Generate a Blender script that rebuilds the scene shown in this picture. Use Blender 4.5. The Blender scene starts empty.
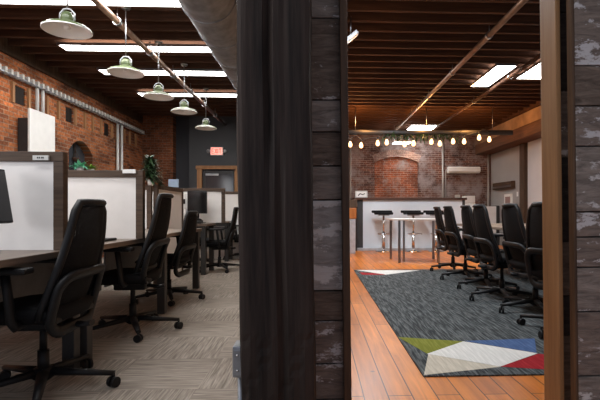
import bpy, bmesh, math, random
from mathutils import Vector, Matrix
random.seed(7)
PI = math.pi
sc = bpy.context.scene
COL = sc.collection

# ------------------------------------------------------------------ materials
def new_mat(name):
    m = bpy.data.materials.new(name); m.use_nodes = True
    nt = m.node_tree
    return m, nt, nt.nodes['Principled BSDF']

def N(nt, typ, **kw):
    n = nt.nodes.new(typ)
    for k, v in kw.items():
        if k.startswith('i_'): n.inputs[k[2:].replace('_', ' ')].default_value = v
        else: setattr(n, k, v)
    return n

def ramp(nt, fac, stops):
    r = nt.nodes.new('ShaderNodeValToRGB')
    el = r.color_ramp.elements
    while len(el) < len(stops): el.new(0.5)
    for e, (p, c) in zip(el, stops):
        e.position = p; e.color = (*c, 1)
    nt.links.new(fac, r.inputs['Fac'])
    return r.outputs['Color']

def mixc(nt, fac, a, b, mode='MIX'):
    m = nt.nodes.new('ShaderNodeMix'); m.data_type = 'RGBA'; m.blend_type = mode
    for sock, v in ((m.inputs[0], fac), (m.inputs[6], a), (m.inputs[7], b)):
        if hasattr(v, 'links') or isinstance(v, bpy.types.NodeSocket): nt.links.new(v, sock)
        elif isinstance(v, (int, float)): sock.default_value = v
        else: sock.default_value = (*v, 1)
    return m.outputs[2]

def coords(nt, scale=(1, 1, 1), rot=(0, 0, 0), loc=(0, 0, 0)):
    tc = nt.nodes.new('ShaderNodeTexCoord'); mp = nt.nodes.new('ShaderNodeMapping')
    mp.inputs['Scale'].default_value = scale; mp.inputs['Rotation'].default_value = rot
    mp.inputs['Location'].default_value = loc
    nt.links.new(tc.outputs['Object'], mp.inputs['Vector'])
    return mp.outputs['Vector']

def swizzle(nt, a, b, c=None):
    """plane coordinates: two of x, y, z as u, v"""
    tc = nt.nodes.new('ShaderNodeTexCoord'); s = nt.nodes.new('ShaderNodeSeparateXYZ')
    k = nt.nodes.new('ShaderNodeCombineXYZ')
    nt.links.new(tc.outputs['Object'], s.inputs[0])
    nt.links.new(s.outputs[a], k.inputs[0]); nt.links.new(s.outputs[b], k.inputs[1])
    if c: nt.links.new(s.outputs[c], k.inputs[2])
    return k.outputs[0]

def noise(nt, vec, scale, detail=4, rough=.55, dist=0):
    n = nt.nodes.new('ShaderNodeTexNoise')
    n.inputs['Scale'].default_value = scale; n.inputs['Detail'].default_value = detail
    n.inputs['Roughness'].default_value = rough; n.inputs['Distortion'].default_value = dist
    nt.links.new(vec, n.inputs['Vector'])
    return n.outputs['Fac']

def bump(nt, bsdf, h, strength=.3, dist=.01):
    b = nt.nodes.new('ShaderNodeBump'); b.inputs['Strength'].default_value = strength
    b.inputs['Distance'].default_value = dist
    nt.links.new(h, b.inputs['Height']); nt.links.new(b.outputs[0], bsdf.inputs['Normal'])

def plain(name, col, rough=.5, metal=0, spec=.5, vary=.12, scale=9):
    m, nt, b = new_mat(name)
    f = noise(nt, coords(nt), scale, 3)
    a = tuple(c * (1 - vary) for c in col); z = tuple(min(1, c * (1 + vary)) for c in col)
    nt.links.new(ramp(nt, f, [(.3, a), (.7, z)]), b.inputs['Base Color'])
    b.inputs['Roughness'].default_value = rough; b.inputs['Metallic'].default_value = metal
    b.inputs['Specular IOR Level'].default_value = spec
    return m

def emit(name, col, strength):
    m, nt, b = new_mat(name)
    b.inputs['Base Color'].default_value = (*col, 1)
    b.inputs['Emission Color'].default_value = (*col, 1)
    b.inputs['Emission Strength'].default_value = strength
    return m

def wood(name, dark, light, axis='z', rough=.6, grain=18, bumpy=.25, spec=.3):
    m, nt, b = new_mat(name)
    s = {'x': (.06, 1, 1), 'y': (1, .06, 1), 'z': (1, 1, .06)}[axis]
    v = coords(nt, s)
    f = noise(nt, v, grain, 6, .6, .6); g = noise(nt, v, grain * 5, 3)
    c = ramp(nt, f, [(.3, dark), (.72, light)])
    c = mixc(nt, .35, c, ramp(nt, g, [(.35, dark), (.7, light)]))
    nt.links.new(c, b.inputs['Base Color'])
    b.inputs['Roughness'].default_value = rough
    b.inputs['Specular IOR Level'].default_value = spec
    bump(nt, b, f, bumpy, .006)
    return m

def brick(name, uv, c1, c2, mortar, spots=None, wash=None):
    m, nt, b = new_mat(name)
    v = swizzle(nt, *uv)
    wob = noise(nt, v, 3, 2)
    t = nt.nodes.new('ShaderNodeTexBrick')
    t.inputs['Scale'].default_value = 1; t.inputs['Brick Width'].default_value = .20
    t.inputs['Row Height'].default_value = .062; t.inputs['Mortar Size'].default_value = .007
    t.inputs['Mortar Smooth'].default_value = .3; t.inputs['Bias'].default_value = 0
    t.inputs['Color1'].default_value = (*c1, 1); t.inputs['Color2'].default_value = (*c2, 1)
    t.inputs['Mortar'].default_value = (*mortar, 1)
    nt.links.new(v, t.inputs['Vector'])
    c = t.outputs['Color']
    big = noise(nt, v, 1.3, 5, .65); fine = noise(nt, v, 26, 4)
    c = mixc(nt, .8, c, ramp(nt, big, [(.34, (.25, .23, .23)), (.5, (.85, .8, .78)), (.66, (1.4, 1.22, 1.05))]), 'MULTIPLY')
    c = mixc(nt, .7, c, ramp(nt, fine, [(.3, (.45, .42, .42)), (.6, (1.2, 1.15, 1.1))]), 'MULTIPLY')
    if wash:                                    # limewash left on the bricks in patches
        w = noise(nt, v, wash[1], 6, .75)
        wf = ramp(nt, w, [(wash[2], (0, 0, 0)), (wash[2] + .16, (1, 1, 1))])
        c = mixc(nt, wf, c, wash[0])
    nt.links.new(c, b.inputs['Base Color'])
    b.inputs['Roughness'].default_value = .9; b.inputs['Specular IOR Level'].default_value = .2
    inv = N(nt, 'ShaderNodeMath', operation='SUBTRACT'); inv.inputs[0].default_value = 1
    nt.links.new(t.outputs['Fac'], inv.inputs[1])
    ad = N(nt, 'ShaderNodeMath', operation='ADD'); nt.links.new(inv.outputs[0], ad.inputs[0]); nt.links.new(fine, ad.inputs[1])
    bump(nt, b, ad.outputs[0], .8, .012)
    return m

def plank_floor(name):
    m, nt, b = new_mat(name)
    v = swizzle(nt, 'Y', 'X')
    t = nt.nodes.new('ShaderNodeTexBrick'); t.offset = .37
    for k, q in (('Scale', 1), ('Brick Width', 2.3), ('Row Height', .125), ('Mortar Size', .0035), ('Mortar Smooth', .2), ('Bias', 0)):
        t.inputs[k].default_value = q
    t.inputs['Color1'].default_value = (.62, .20, .026, 1); t.inputs['Color2'].default_value = (.46, .135, .017, 1)
    t.inputs['Mortar'].default_value = (.04, .014, .006, 1)
    nt.links.new(v, t.inputs['Vector'])
    vs = coords(nt, (1, .07, 1))
    g = noise(nt, vs, 26, 6, .62, .5); big = noise(nt, coords(nt, (1, .4, 1)), 2.4, 4)
    c = mixc(nt, .75, t.outputs['Color'], ramp(nt, g, [(.3, (.6, .52, .45)), (.55, (1, 1, 1)), (.75, (1.3, 1.25, 1.2))]), 'MULTIPLY')
    c = mixc(nt, .6, c, ramp(nt, big, [(.35, (.7, .62, .6)), (.65, (1.2, 1.2, 1.2))]), 'MULTIPLY')
    vo = nt.nodes.new('ShaderNodeTexVoronoi'); vo.inputs['Scale'].default_value = 2.2
    nt.links.new(coords(nt), vo.inputs['Vector'])
    c = mixc(nt, ramp(nt, vo.outputs['Distance'], [(.03, (1, 1, 1)), (.05, (0, 0, 0))]), c, (.05, .02, .01))
    nt.links.new(c, b.inputs['Base Color'])
    b.inputs['Specular IOR Level'].default_value = .35
    r = ramp(nt, big, [(.3, (.3, .3, .3)), (.7, (.42, .42, .42))]); nt.links.new(r, b.inputs['Roughness'])
    bump(nt, b, g, .12, .004)
    return m

def carpet(name):
    m, nt, b = new_mat(name)
    ch = nt.nodes.new('ShaderNodeTexChecker'); ch.inputs['Scale'].default_value = 2.0
    nt.links.new(coords(nt, loc=(.13, .07, .01)), ch.inputs['Vector'])
    n1 = noise(nt, coords(nt, (1, .05, 1)), 85, 3, .6); n2 = noise(nt, coords(nt, (.05, 1, 1)), 85, 3, .6)
    f = mixc(nt, ch.outputs['Fac'], n1, n2)
    bw = nt.nodes.new('ShaderNodeRGBToBW'); nt.links.new(f, bw.inputs[0])
    c = ramp(nt, bw.outputs[0], [(.3, (.16, .14, .12)), (.5, (.28, .245, .21)), (.7, (.43, .38, .33))])
    big = noise(nt, coords(nt), 1.1, 3)
    c = mixc(nt, .5, c, ramp(nt, big, [(.35, (.82, .8, .8)), (.65, (1.1, 1.1, 1.1))]), 'MULTIPLY')
    nt.links.new(c, b.inputs['Base Color']); b.inputs['Roughness'].default_value = 1
    b.inputs['Specular IOR Level'].default_value = .1
    bump(nt, b, bw.outputs[0], .5, .008)
    return m

def rug_mat(name, lo, hi, streak=True):
    m, nt, b = new_mat(name)
    n1 = noise(nt, coords(nt, (1, .07, 1), rot=(0, 0, .05)) if streak else coords(nt), 85, 3, .6)
    nt.links.new(ramp(nt, n1, [(.42, lo), (.72, hi)]), b.inputs['Base Color'])
    b.inputs['Roughness'].default_value = .95; b.inputs['Specular IOR Level'].default_value = .12
    bump(nt, b, n1, .4, .004)
    return m

def barn_plank(name, dark, light, paint, amount):
    m, nt, b = new_mat(name)
    v = coords(nt, (.18, .5, 1)); g = noise(nt, v, 42, 7, .7, .8)
    c = ramp(nt, g, [(.3, dark), (.7, light)])
    p = noise(nt, coords(nt, (.7, .7, 1.6), loc=(sum(map(ord, name)) % 7, 0, 0)), 8, 7, .72)
    pf = ramp(nt, p, [(.64 - amount, (0, 0, 0)), (.68 - amount, (1, 1, 1))])
    c = mixc(nt, pf, c, paint)
    nt.links.new(c, b.inputs['Base Color']); b.inputs['Roughness'].default_value = .85
    b.inputs['Specular IOR Level'].default_value = .25
    bump(nt, b, g, .7, .01)
    return m

M = {}
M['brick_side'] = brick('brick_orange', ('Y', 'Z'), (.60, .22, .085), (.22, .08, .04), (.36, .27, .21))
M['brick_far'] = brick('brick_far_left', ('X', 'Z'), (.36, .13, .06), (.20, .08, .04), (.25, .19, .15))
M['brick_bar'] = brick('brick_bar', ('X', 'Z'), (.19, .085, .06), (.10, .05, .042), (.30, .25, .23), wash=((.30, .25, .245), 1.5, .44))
M['brick_infill'] = brick('brick_infill', ('X', 'Z'), (.42, .13, .06), (.24, .075, .04), (.38, .3, .26), wash=((.33, .29, .28), 1.4, .50))
M['brick_arch'] = brick('brick_arch', ('X', 'Z'), (.45, .30, .26), (.33, .22, .19), (.5, .44, .4))
M['floor_wood'] = plank_floor('orange_floor_planks')
M['carpet'] = carpet('taupe_carpet_tiles')
M['rug_dark'] = rug_mat('rug_charcoal', (.030, .034, .036), (.17, .183, .183))
M['rug_green'] = rug_mat('rug_green', (.16, .17, .025), (.24, .25, .05))
M['rug_white'] = rug_mat('rug_white', (.60, .585, .55), (.75, .73, .69))
M['rug_beige'] = rug_mat('rug_beige', (.47, .42, .34), (.62, .56, .46))
M['rug_blue'] = rug_mat('rug_blue', (.05, .09, .20), (.10, .16, .31))
M['rug_red'] = rug_mat('rug_red', (.26, .012, .018), (.38, .03, .035))
M['joist'] = wood('joist_brown', (.026, .012, .007), (.125, .052, .025), 'x', .8, 9)
M['deck'] = wood('ceiling_deck_brown', (.03, .014, .009), (.11, .05, .028), 'y', .8, 8)
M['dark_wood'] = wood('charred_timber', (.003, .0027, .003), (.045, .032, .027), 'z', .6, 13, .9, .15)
M['trim_dark'] = wood('dark_brown_trim', (.03, .018, .011), (.12, .07, .04), 'z', .6)
M['trim_pine'] = wood('pine_jamb', (.20, .105, .045), (.36, .21, .10), 'z', .55, 12, .15)
M['beam'] = wood('beam_brown', (.05, .022, .012), (.17, .08, .04), 'y', .8, 8, .6)
M['frame_wood'] = wood('partition_frame_brown', (.035, .022, .015), (.13, .085, .058), 'x', .6, 14)
M['desk_top'] = wood('desk_top_grey_brown', (.08, .058, .044), (.25, .19, .15), 'y', .35, 12, .1)
M['door_pine'] = wood('door_frame_tan', (.30, .14, .06), (.50, .27, .13), 'z', .6)
M['white_panel'] = plain('white_fabric_panel', (.78, .76, .74), .7, vary=.03)
M['white_paint'] = plain('white_paint', (.80, .80, .78), .5, vary=.03)
M['grey_wall'] = plain('charcoal_wall_paint', (.052, .056, .062), .6, vary=.08, scale=2)
M['dark_wall'] = plain('dark_blue_wall_paint', (.028, .030, .038), .6, vary=.08, scale=2)
M['grey_wall_right'] = plain('mid_grey_wall_paint', (.34, .33, .325), .6, vary=.06, scale=2)
M['grey_side'] = plain('pale_grey_wall_paint', (.55, .55, .56), .6, vary=.04, scale=2)
M['plaster'] = plain('tan_plaster', (.40, .25, .15), .8, vary=.3, scale=3)
M['black_plastic'] = plain('black_plastic', (.007, .007, .008), .5, spec=.28, vary=.1)
M['black_gloss'] = plain('black_screen', (.006, .006, .007), .18, vary=.05)
M['black_fabric'] = plain('black_fabric', (.006, .006, .007), .85, spec=.2, vary=.25, scale=60)
M['chrome'] = plain('chrome', (.65, .65, .66), .18, 1, vary=.03)
M['steel'] = plain('brushed_steel', (.30, .30, .31), .35, 1, vary=.08)
M['duct'] = plain('dull_galvanised_duct', (.20, .205, .22), .5, .15, vary=.3, scale=10)
M['galv'] = plain('galvanised_steel', (.22, .23, .25), .4, .8, vary=.4, scale=14)
M['pipe_brown'] = plain('brown_painted_pipe', (.26, .17, .12), .32, .6, vary=.25)
M['pipe_white'] = plain('white_conduit', (.70, .69, .66), .45, vary=.05)
M['pipe_grey'] = plain('grey_conduit', (.38, .35, .33), .45, .3, vary=.05)
M['desk_leg'] = plain('dark_metal_leg', (.035, .034, .034), .5, .2)
M['modesty'] = plain('grey_modesty_panel', (.15, .15, .155), .7)
M['enamel_green'] = plain('green_enamel', (.10, .13, .06), .3, vary=.1)
M['enamel_white'] = plain('white_enamel', (.84, .84, .82), .35, vary=.02)
M['leaf'] = plain('leaf_green', (.022, .055, .016), .5, vary=.5, scale=25)
M['leaf_light'] = plain('leaf_yellow_green', (.24, .42, .06), .5, vary=.4, scale=25)
M['leaf_teal'] = plain('leaf_teal_green', (.2, .62, .4), .5, vary=.4, scale=25)
M['pot'] = plain('white_pot', (.7, .7, .68), .4)
M['bar_top'] = wood('bar_top_dark', (.03, .015, .01), (.12, .055, .035), 'x', .35)
M['bar_front'] = plain('white_bar_front', (.64, .70, .75), .32, vary=.08, scale=1.2)
M['amber'] = wood('amber_wood', (.20, .06, .015), (.45, .16, .04), 'z', .4)
M['pale_metal'] = plain('pale_metal', (.45, .46, .48), .35, .4)
M['table_top'] = plain('pale_table_top', (.62, .61, .59), .3, vary=.05)
M['conference_top'] = wood('conference_top', (.16, .12, .09), (.32, .26, .21), 'y', .35, 10, .1)
M['panel_light'] = emit('light_panel_glow', (1, .985, .96), 11)
M['panel_light_far'] = emit('light_panel_glow_cool', (1, .985, .96), 5)
M['bulb'] = emit('warm_bulb_glow', (1, .60, .26), 2.0)
M['sky_glow'] = emit('bright_sky_pane', (.85, .93, 1), 2.5)
M['exit_red'] = emit('exit_red_glow', (1, .045, .03), 1.6)
M['exit_face'] = emit('exit_face_glow', (1, .42, .34), .5)
M['label_grey'] = plain('pale_grey_plate', (.55, .55, .53), .5)
M['label_blue'] = plain('pale_blue_plate', (.26, .34, .45), .5)
M['glass_dark'] = plain('dark_glass', (.05, .055, .065), .1, vary=.02)
M['burgundy'] = plain('dull_red_panel', (.24, .15, .14), .6)
M['plank_a'] = barn_plank('barn_plank_brown', (0.051, 0.039, 0.032), (0.203, 0.160, 0.131), (0.435, 0.435, 0.435), .02)
M['plank_b'] = barn_plank('barn_plank_grey', (0.087, 0.075, 0.068), (0.304, 0.268, 0.239), (0.522, 0.522, 0.522), .06)
M['plank_c'] = barn_plank('barn_plank_flaked', (0.087, 0.072, 0.065), (0.246, 0.203, 0.174), (0.493, 0.493, 0.507), .10)
M['plank_d'] = barn_plank('barn_plank_pale', (0.203, 0.196, 0.189), (0.392, 0.384, 0.377), (0.551, 0.551, 0.551), .14)
M['plank_e'] = barn_plank('barn_plank_dark', (.012, .010, .010), (.05, .043, .04), (.1, .1, .1), .0)

# see-through chair mesh
def mesh_fabric():
    m, nt, b = new_mat('chair_mesh_fabric')
    b.inputs['Base Color'].default_value = (.006, .006, .007, 1); b.inputs['Roughness'].default_value = .85; b.inputs['Specular IOR Level'].default_value = .2
    w = noise(nt, coords(nt), 300, 1)
    r = ramp(nt, w, [(.38, (.55, .55, .55)), (.42, (1, 1, 1))]); nt.links.new(r, b.inputs['Alpha'])
    return m
M['mesh'] = mesh_fabric()

# ------------------------------------------------------------------ mesh builder
class MB:
    def __init__(s): s.bm = bmesh.new(); s.mats = []
    def mi(s, m):
        if m is None: return 0
        m = M[m] if isinstance(m, str) else m
        if m not in s.mats: s.mats.append(m)
        return s.mats.index(m)
    def face(s, pts, m=None):
        f = s.bm.faces.new([s.bm.verts.new(p) for p in pts]); f.material_index = s.mi(m); return f
    def box(s, lo, hi, m=None, bev=0, mat=None):
        r = bmesh.ops.create_cube(s.bm, size=1)
        vs = r['verts']
        c = [(a + b) / 2 for a, b in zip(lo, hi)]; d = [abs(b - a) for a, b in zip(lo, hi)]
        for v in vs: v.co = Vector((v.co.x * d[0] + c[0], v.co.y * d[1] + c[1], v.co.z * d[2] + c[2]))
        fs = set(f for v in vs for f in v.link_faces)
        if bev:
            es = list(set(e for f in fs for e in f.edges))
            rr = bmesh.ops.bevel(s.bm, geom=es, offset=bev, segments=2, profile=.6, affect='EDGES')
            fs = set(rr['faces']) | set(f for v in rr['verts'] for f in v.link_faces)
            vs = list(set(v for f in fs for v in f.verts))
        k = s.mi(m)
        for f in fs: f.material_index = k
        if mat is not None:
            for v in vs: v.co = mat @ v.co
        return s
    def tube(s, pts, r, m=None, n=10, closed=False, caps=True, flat=None):
        """sweep a circle (radius r or list) along pts; flat=(a,b) scales the two cross axes"""
        pts = [Vector(p) for p in pts]; k = s.mi(m); rings = []
        L = len(pts); up = None
        for i, p in enumerate(pts):
            a = pts[(i - 1) % L] if (closed or i) else p
            b = pts[(i + 1) % L] if (closed or i < L - 1) else p
            t = (b - a).normalized()
            if up is None:
                up = Vector((0, 0, 1)) if abs(t.z) < .9 else Vector((1, 0, 0))
            u = (up - t * up.dot(t))
            if u.length < 1e-6: u = t.orthogonal()
            u.normalize(); up = u; w = t.cross(u)
            rr = r[i] if isinstance(r, (list, tuple)) else r
            fa, fb = flat if flat else (1, 1)
            rings.append([s.bm.verts.new(p + u * rr * fa * math.cos(2 * PI * j / n) + w * rr * fb * math.sin(2 * PI * j / n)) for j in range(n)])
        pairs = list(zip(rings, rings[1:])) + ([(rings[-1], rings[0])] if closed else [])
        for A, B in pairs:
            for j in range(n):
                f = s.bm.faces.new([A[j], A[(j + 1) % n], B[(j + 1) % n], B[j]]); f.material_index = k; f.smooth = True
        if caps and not closed:
            for R_ in (rings[0][::-1], rings[-1]):
                f = s.bm.faces.new(R_); f.material_index = k
        return s
    def lathe(s, prof, c=(0, 0, 0), m=None, n=28, axis='z'):
        k = s.mi(m); rings = []
        for (r, z) in prof:
            ring = []
            for j in range(n):
                a = 2 * PI * j / n; x, y = max(r, 1e-4) * math.cos(a), max(r, 1e-4) * math.sin(a)
                p = {'z': (x, y, z), 'y': (x, z, y), 'x': (z, x, y)}[axis]
                ring.append(s.bm.verts.new((p[0] + c[0], p[1] + c[1], p[2] + c[2])))
            rings.append(ring)
        for A, B in zip(rings, rings[1:]):
            for j in range(n):
                f = s.bm.faces.new([A[j], A[(j + 1) % n], B[(j + 1) % n], B[j]]); f.material_index = k; f.smooth = True
        return s
    def prism(s, poly, axis, lo, hi, m=None):
        """poly of 2-D points, extruded along axis x/y/z"""
        k = s.mi(m)
        def P(a, b, t): return {'x': (t, a, b), 'y': (a, t, b), 'z': (a, b, t)}[axis]
        A = [s.bm.verts.new(P(a, b, lo)) for a, b in poly]; B = [s.bm.verts.new(P(a, b, hi)) for a, b in poly]
        fs = [s.bm.faces.new(A), s.bm.faces.new(B[::-1])]
        for i in range(len(A)):
            j = (i + 1) % len(A); fs.append(s.bm.faces.new([A[i], A[j], B[j], B[i]]))
        for f in fs: f.material_index = k
        return s
    def grid(s, fn, nu, nv, th=0, m=None):
        """surface fn(u,v)->point; with thickness along its normal"""
        k = s.mi(m)
        V = [[Vector(fn(i / nu, j / nv)) for j in range(nv + 1)] for i in range(nu + 1)]
        sides = [0] if not th else [0, 1]; G = []
        for sd in sides:
            row = []
            for i in range(nu + 1):
                r = []
                for j in range(nv + 1):
                    du = V[min(i + 1, nu)][j] - V[max(i - 1, 0)][j]; dv = V[i][min(j + 1, nv)] - V[i][max(j - 1, 0)]
                    nn = du.cross(dv).normalized()
                    r.append(s.bm.verts.new(V[i][j] + nn * th * sd))
                row.append(r)
            G.append(row)
        def q(a, b, c, d):
            f = s.bm.faces.new([a, b, c, d]); f.material_index = k; f.smooth = True
        for g in G:
            for i in range(nu):
                for j in range(nv): q(g[i][j], g[i + 1][j], g[i + 1][j + 1], g[i][j + 1])
        if th:
            a, b = G
            for i in range(nu):
                q(a[i][0], a[i + 1][0], b[i + 1][0], b[i][0]); q(a[i][nv], a[i + 1][nv], b[i + 1][nv], b[i][nv])
            for j in range(nv):
                q(a[0][j], a[0][j + 1], b[0][j + 1], b[0][j]); q(a[nu][j], a[nu][j + 1], b[nu][j + 1], b[nu][j])
        return s
    def build(s, name, m=None, parent=None, loc=None):
        bmesh.ops.recalc_face_normals(s.bm, faces=s.bm.faces)
        me = bpy.data.meshes.new(name); s.bm.to_mesh(me); s.bm.free()
        if m is not None and not s.mats: s.mats.append(M[m] if isinstance(m, str) else m)
        for q in s.mats: me.materials.append(q)
        o = bpy.data.objects.new(name, me); COL.objects.link(o)
        if parent: o.parent = parent
        if loc: o.location = loc
        return o

def tag(o, label=None, cat=None, group=None, kind=None):
    if label: o['label'] = label
    if cat: o['category'] = cat
    if group: o['group'] = group
    if kind: o['kind'] = kind
    return o

def thing(name, label, cat, loc=(0, 0, 0), rz=0, group=None):
    o = bpy.data.objects.new(name, None); COL.objects.link(o)
    o.empty_display_size = .1; o.location = loc; o.rotation_euler = (0, 0, rz)
    return tag(o, label, cat, group)

def box(name, lo, hi, m, parent=None, bev=0):
    return MB().box(lo, hi, None, bev).build(name, m, parent)

def struct(o): o['kind'] = 'structure'; return o

def kids(o): return [c for c in bpy.data.objects if c.parent == o]
def dup(root, loc, rz=0, label=None, group=None):
    r = root.copy(); COL.objects.link(r); r.location = loc; r.rotation_euler = (0, 0, rz)
    if label: r['label'] = label
    if group: r['group'] = group
    for ch in kids(root):
        c = ch.copy(); COL.objects.link(c); c.parent = r
        for g in kids(ch):
            d = g.copy(); COL.objects.link(d); d.parent = c
    return r

def carve(o, cutters):
    for c in cutters:
        md = o.modifiers.new('cut', 'BOOLEAN'); md.operation = 'DIFFERENCE'; md.object = c; md.solver = 'EXACT'
    bpy.context.view_layer.update()
    dg = bpy.context.evaluated_depsgraph_get()
    me = bpy.data.meshes.new_from_object(o.evaluated_get(dg))
    o.modifiers.clear(); o.data = me
    for c in cutters: bpy.data.objects.remove(c)

def arch_poly(c, half, z0, zs, rise, n=14):
    """flat-sided opening with a segmental arch head"""
    pts = [(c - half, z0)]
    for i in range(n + 1):
        t = -1 + 2 * i / n; pts.append((c + half * t, zs + rise * (1 - t * t)))
    pts.append((c + half, z0)); return pts

CEIL = 3.25        # underside of the joists
DECK = 3.50
LW, RW = -4.3, 5.15
BL, BR = 11.3, 13.0
MIDX = -.03

# ------------------------------------------------------------------ shell
struct(box('floor_carpet', (LW - .3, -1.5, -.1), (MIDX, BL + 1.2, 0), 'carpet')).name = 'floor_left'
struct(box('floor', (MIDX, -1.5, -.1), (RW + .3, BR + .2, 0), 'floor_wood')).name = 'floor_right'
struct(box('ceiling', (LW - .3, -1.5, DECK), (RW + .3, BR + .3, DECK + .1), 'deck'))

wl = struct(box('wall_left', (LW - .5, -1.5, 0), (LW, BL + 1.2, DECK), 'brick_side'))
cut = []
cut.append(MB().prism(arch_poly(8.46, .42, 1.66, 2.02, .22), 'x', LW - .16, LW + .1).build('cutter', 'brick_side'))
cut.append(MB().prism(arch_poly(10.75, .28, 1.3, 1.85, .16), 'x', LW - .35, LW + .1).build('cutter', 'brick_side'))
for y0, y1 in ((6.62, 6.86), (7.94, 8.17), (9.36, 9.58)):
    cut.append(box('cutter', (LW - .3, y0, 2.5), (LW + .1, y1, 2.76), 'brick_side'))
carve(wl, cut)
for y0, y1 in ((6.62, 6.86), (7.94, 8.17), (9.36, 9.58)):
    tag(box('shade_filler', (LW - .29, y0 + .01, 2.505), (LW - .012, y1 - .01, 2.755), 'dark_wood'), {6.62: 'dark filler standing in for shade in the wall pocket above the white cabinet', 7.94: 'dark filler standing in for shade in the wall pocket above the arched niche', 9.36: 'dark filler standing in for shade in the wall pocket left of the two long conduits'}[y0], 'shade filler')  # dark blocks stand in for the shade of empty pockets
struct(box('trim_8', (LW, -1.5, 3.13), (LW + .05, BL, DECK), 'trim_dark'))
struct(box('trim_9', (4.74, 2.1, 3.20), (4.80, BR, DECK), 'joist'))

# far left: dark brick stretch, dark wall, grey exit wall standing forward
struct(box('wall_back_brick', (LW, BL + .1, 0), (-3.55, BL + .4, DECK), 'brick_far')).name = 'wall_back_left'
struct(box('wall_back_dark', (-3.6, BL + .35, 0), (-3.1, BL + .6, DECK), 'dark_wall')).name = 'wall_back_recess'
ex = struct(box('wall_back_exit', (-3.12, BL, 0), (MIDX, BL + .25, DECK), 'grey_wall'))
ex.name = 'wall_back_exit'
carve(ex, [box('cutter', (-2.84, BL - .1, -.1), (-1.95, BL + .4, 2.0), 'grey_wall')])
struct(box('wall_behind_exit', (-3.1, BL + 1.0, 0), (-1.6, BL + 1.1, 2.4), 'grey_side')).name = 'wall_behind_exit'
struct(box('wall_middle', (MIDX - .03, 2.05, 0), (MIDX + .05, BR + .1, DECK), 'plaster'))

# bar end brick wall with a bricked-up arch
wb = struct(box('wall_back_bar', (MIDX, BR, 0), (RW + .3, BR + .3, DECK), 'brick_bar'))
ac, ah, az, ar = 2.37, .64, 2.36, .17
carve(wb, [MB().prism(arch_poly(ac, ah, .9, az, ar), 'y', BR - .1, BR + .12).build('cutter', 'brick_bar')])
struct(MB().prism(arch_poly(ac, ah, .9, az, ar), 'y', BR + .07, BR + .2).build('wall_arch_infill', 'brick_infill'))
ring = arch_poly(ac, ah, .9, az, ar)[1:-1]
outer = [(ac + (x - ac) * 1.12, z + .2) for x, z in ring]
struct(MB().prism(ring + outer[::-1], 'y', BR - .02, BR + .05).build('trim_1', 'brick_arch'))

# right wall: grey near the bar, upper wall, painted white nearer
struct(box('wall_right', (RW, -1.5, 0), (RW + .2, BR + .1, DECK), 'grey_wall_right'))
struct(box('wall_right_upper', (4.80, 1.9, 2.85), (RW, BR, DECK), 'plaster'))
struct(box('wall_right_white', (RW - .04, 5.0, .1), (RW, 10.62, 2.68), 'grey_side'))
b_ = struct(box('trim_2', (4.68, 4.0, 2.60), (RW, BR, 2.87), 'beam', bev=.012))
struct(box('trim_3', (5.05, 10.70, 0), (RW, 10.94, 2.60), 'trim_dark', bev=.01))

# ------------------------------------------------------------------ joists
def joist(name, x0, x1, ys, label, group):
    base = None
    for y in ys:
        if base is None:
            base = MB().box((x0, -.027, CEIL), (x1, .027, DECK - .002), None, .004).build(name, 'joist')
            o = base
        else:
            o = base.copy(); COL.objects.link(o)
        o.location = (0, y, 0); tag(o, label, 'joist', group)
ysl = [4.3 + .305 * i for i in range(23)]
ysr = [4.0 + .29 * i for i in range(31)]
joist('ceiling_joist', LW, MIDX - .04, ysl, 'dark brown timber joist crossing the ceiling over the desks', 'joists over the desks')
joist('ceiling_joist', MIDX + .06, 4.79, ysr, 'reddish brown timber joist crossing the ceiling towards the bar', 'joists over the rug and the bar')

# ------------------------------------------------------------------ ceiling light panels
def light_panel(x0, x1, y0, y1, label, group=None, z=CEIL, mat='panel_light', power=None):
    cx, cy = (x0 + x1) / 2, (y0 + y1) / 2; hx, hy = (x1 - x0) / 2, (y1 - y0) / 2
    t = thing('ceiling_light', label, 'ceiling light', (cx, cy, z), 0, group)
    f = MB()
    for a, b in (((-hx - .02, -hy - .02), (hx + .02, -hy)), ((-hx - .02, hy), (hx + .02, hy + .02)),
                 ((-hx - .02, -hy), (-hx, hy)), ((hx, -hy), (hx + .02, hy))):
        f.box((a[0], a[1], -.035), (b[0], b[1], 0), None)
    f.build('frame', 'steel', t)
    MB().box((-hx, -hy, -.028), (hx, hy, -.006)).build('diffuser', mat, t)
    return t
light_panel(-3.47, -.7, 4.65, 5.06, 'long white strip light nearest the top left corner, over the first pendant')
light_panel(-3.50, -.7, 6.29, 6.50, 'long white strip light crossing behind the nearest pendant lamp')
light_panel(-3.48, -.7, 7.38, 7.62, 'long white strip light, third from the front of the room')
light_panel(-3.41, -.7, 8.80, 9.02, 'long white strip light farthest back, thinnest of the four')
light_panel(2.84, 3.15, 6.92, 8.08, 'slim white ceiling light left of the brown pipe by the door jamb', z=CEIL)
light_panel(3.45, 4.1, 6.3, 7.58, 'wide white ceiling light cut off by the pine door jamb', z=CEIL)
light_panel(2.56, 3.26, 11.8, 12.5, 'squarish white ceiling light above the string of bulbs', z=CEIL)
t = light_panel(2.08, 2.55, 11.75, 12.15, 'small white light panel hanging low over the brick arch', z=2.80, mat='panel_light_far')
for sx in (-.2, .2):
    MB().tube([(sx, 0, 0), (sx, 0, CEIL - 2.80)], .006).build('hanger', 'steel', t)
t = thing('ceiling_light', 'small angled metal floodlight beside the left door jamb', 'ceiling light', (.42, 5.3, 3.0))
MB().box((-.10, -.05, -.03), (.10, .05, .02), None, .008, Matrix.Rotation(-.7, 4, 'Y')).build('lamp_head', 'pale_metal', t)
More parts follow.
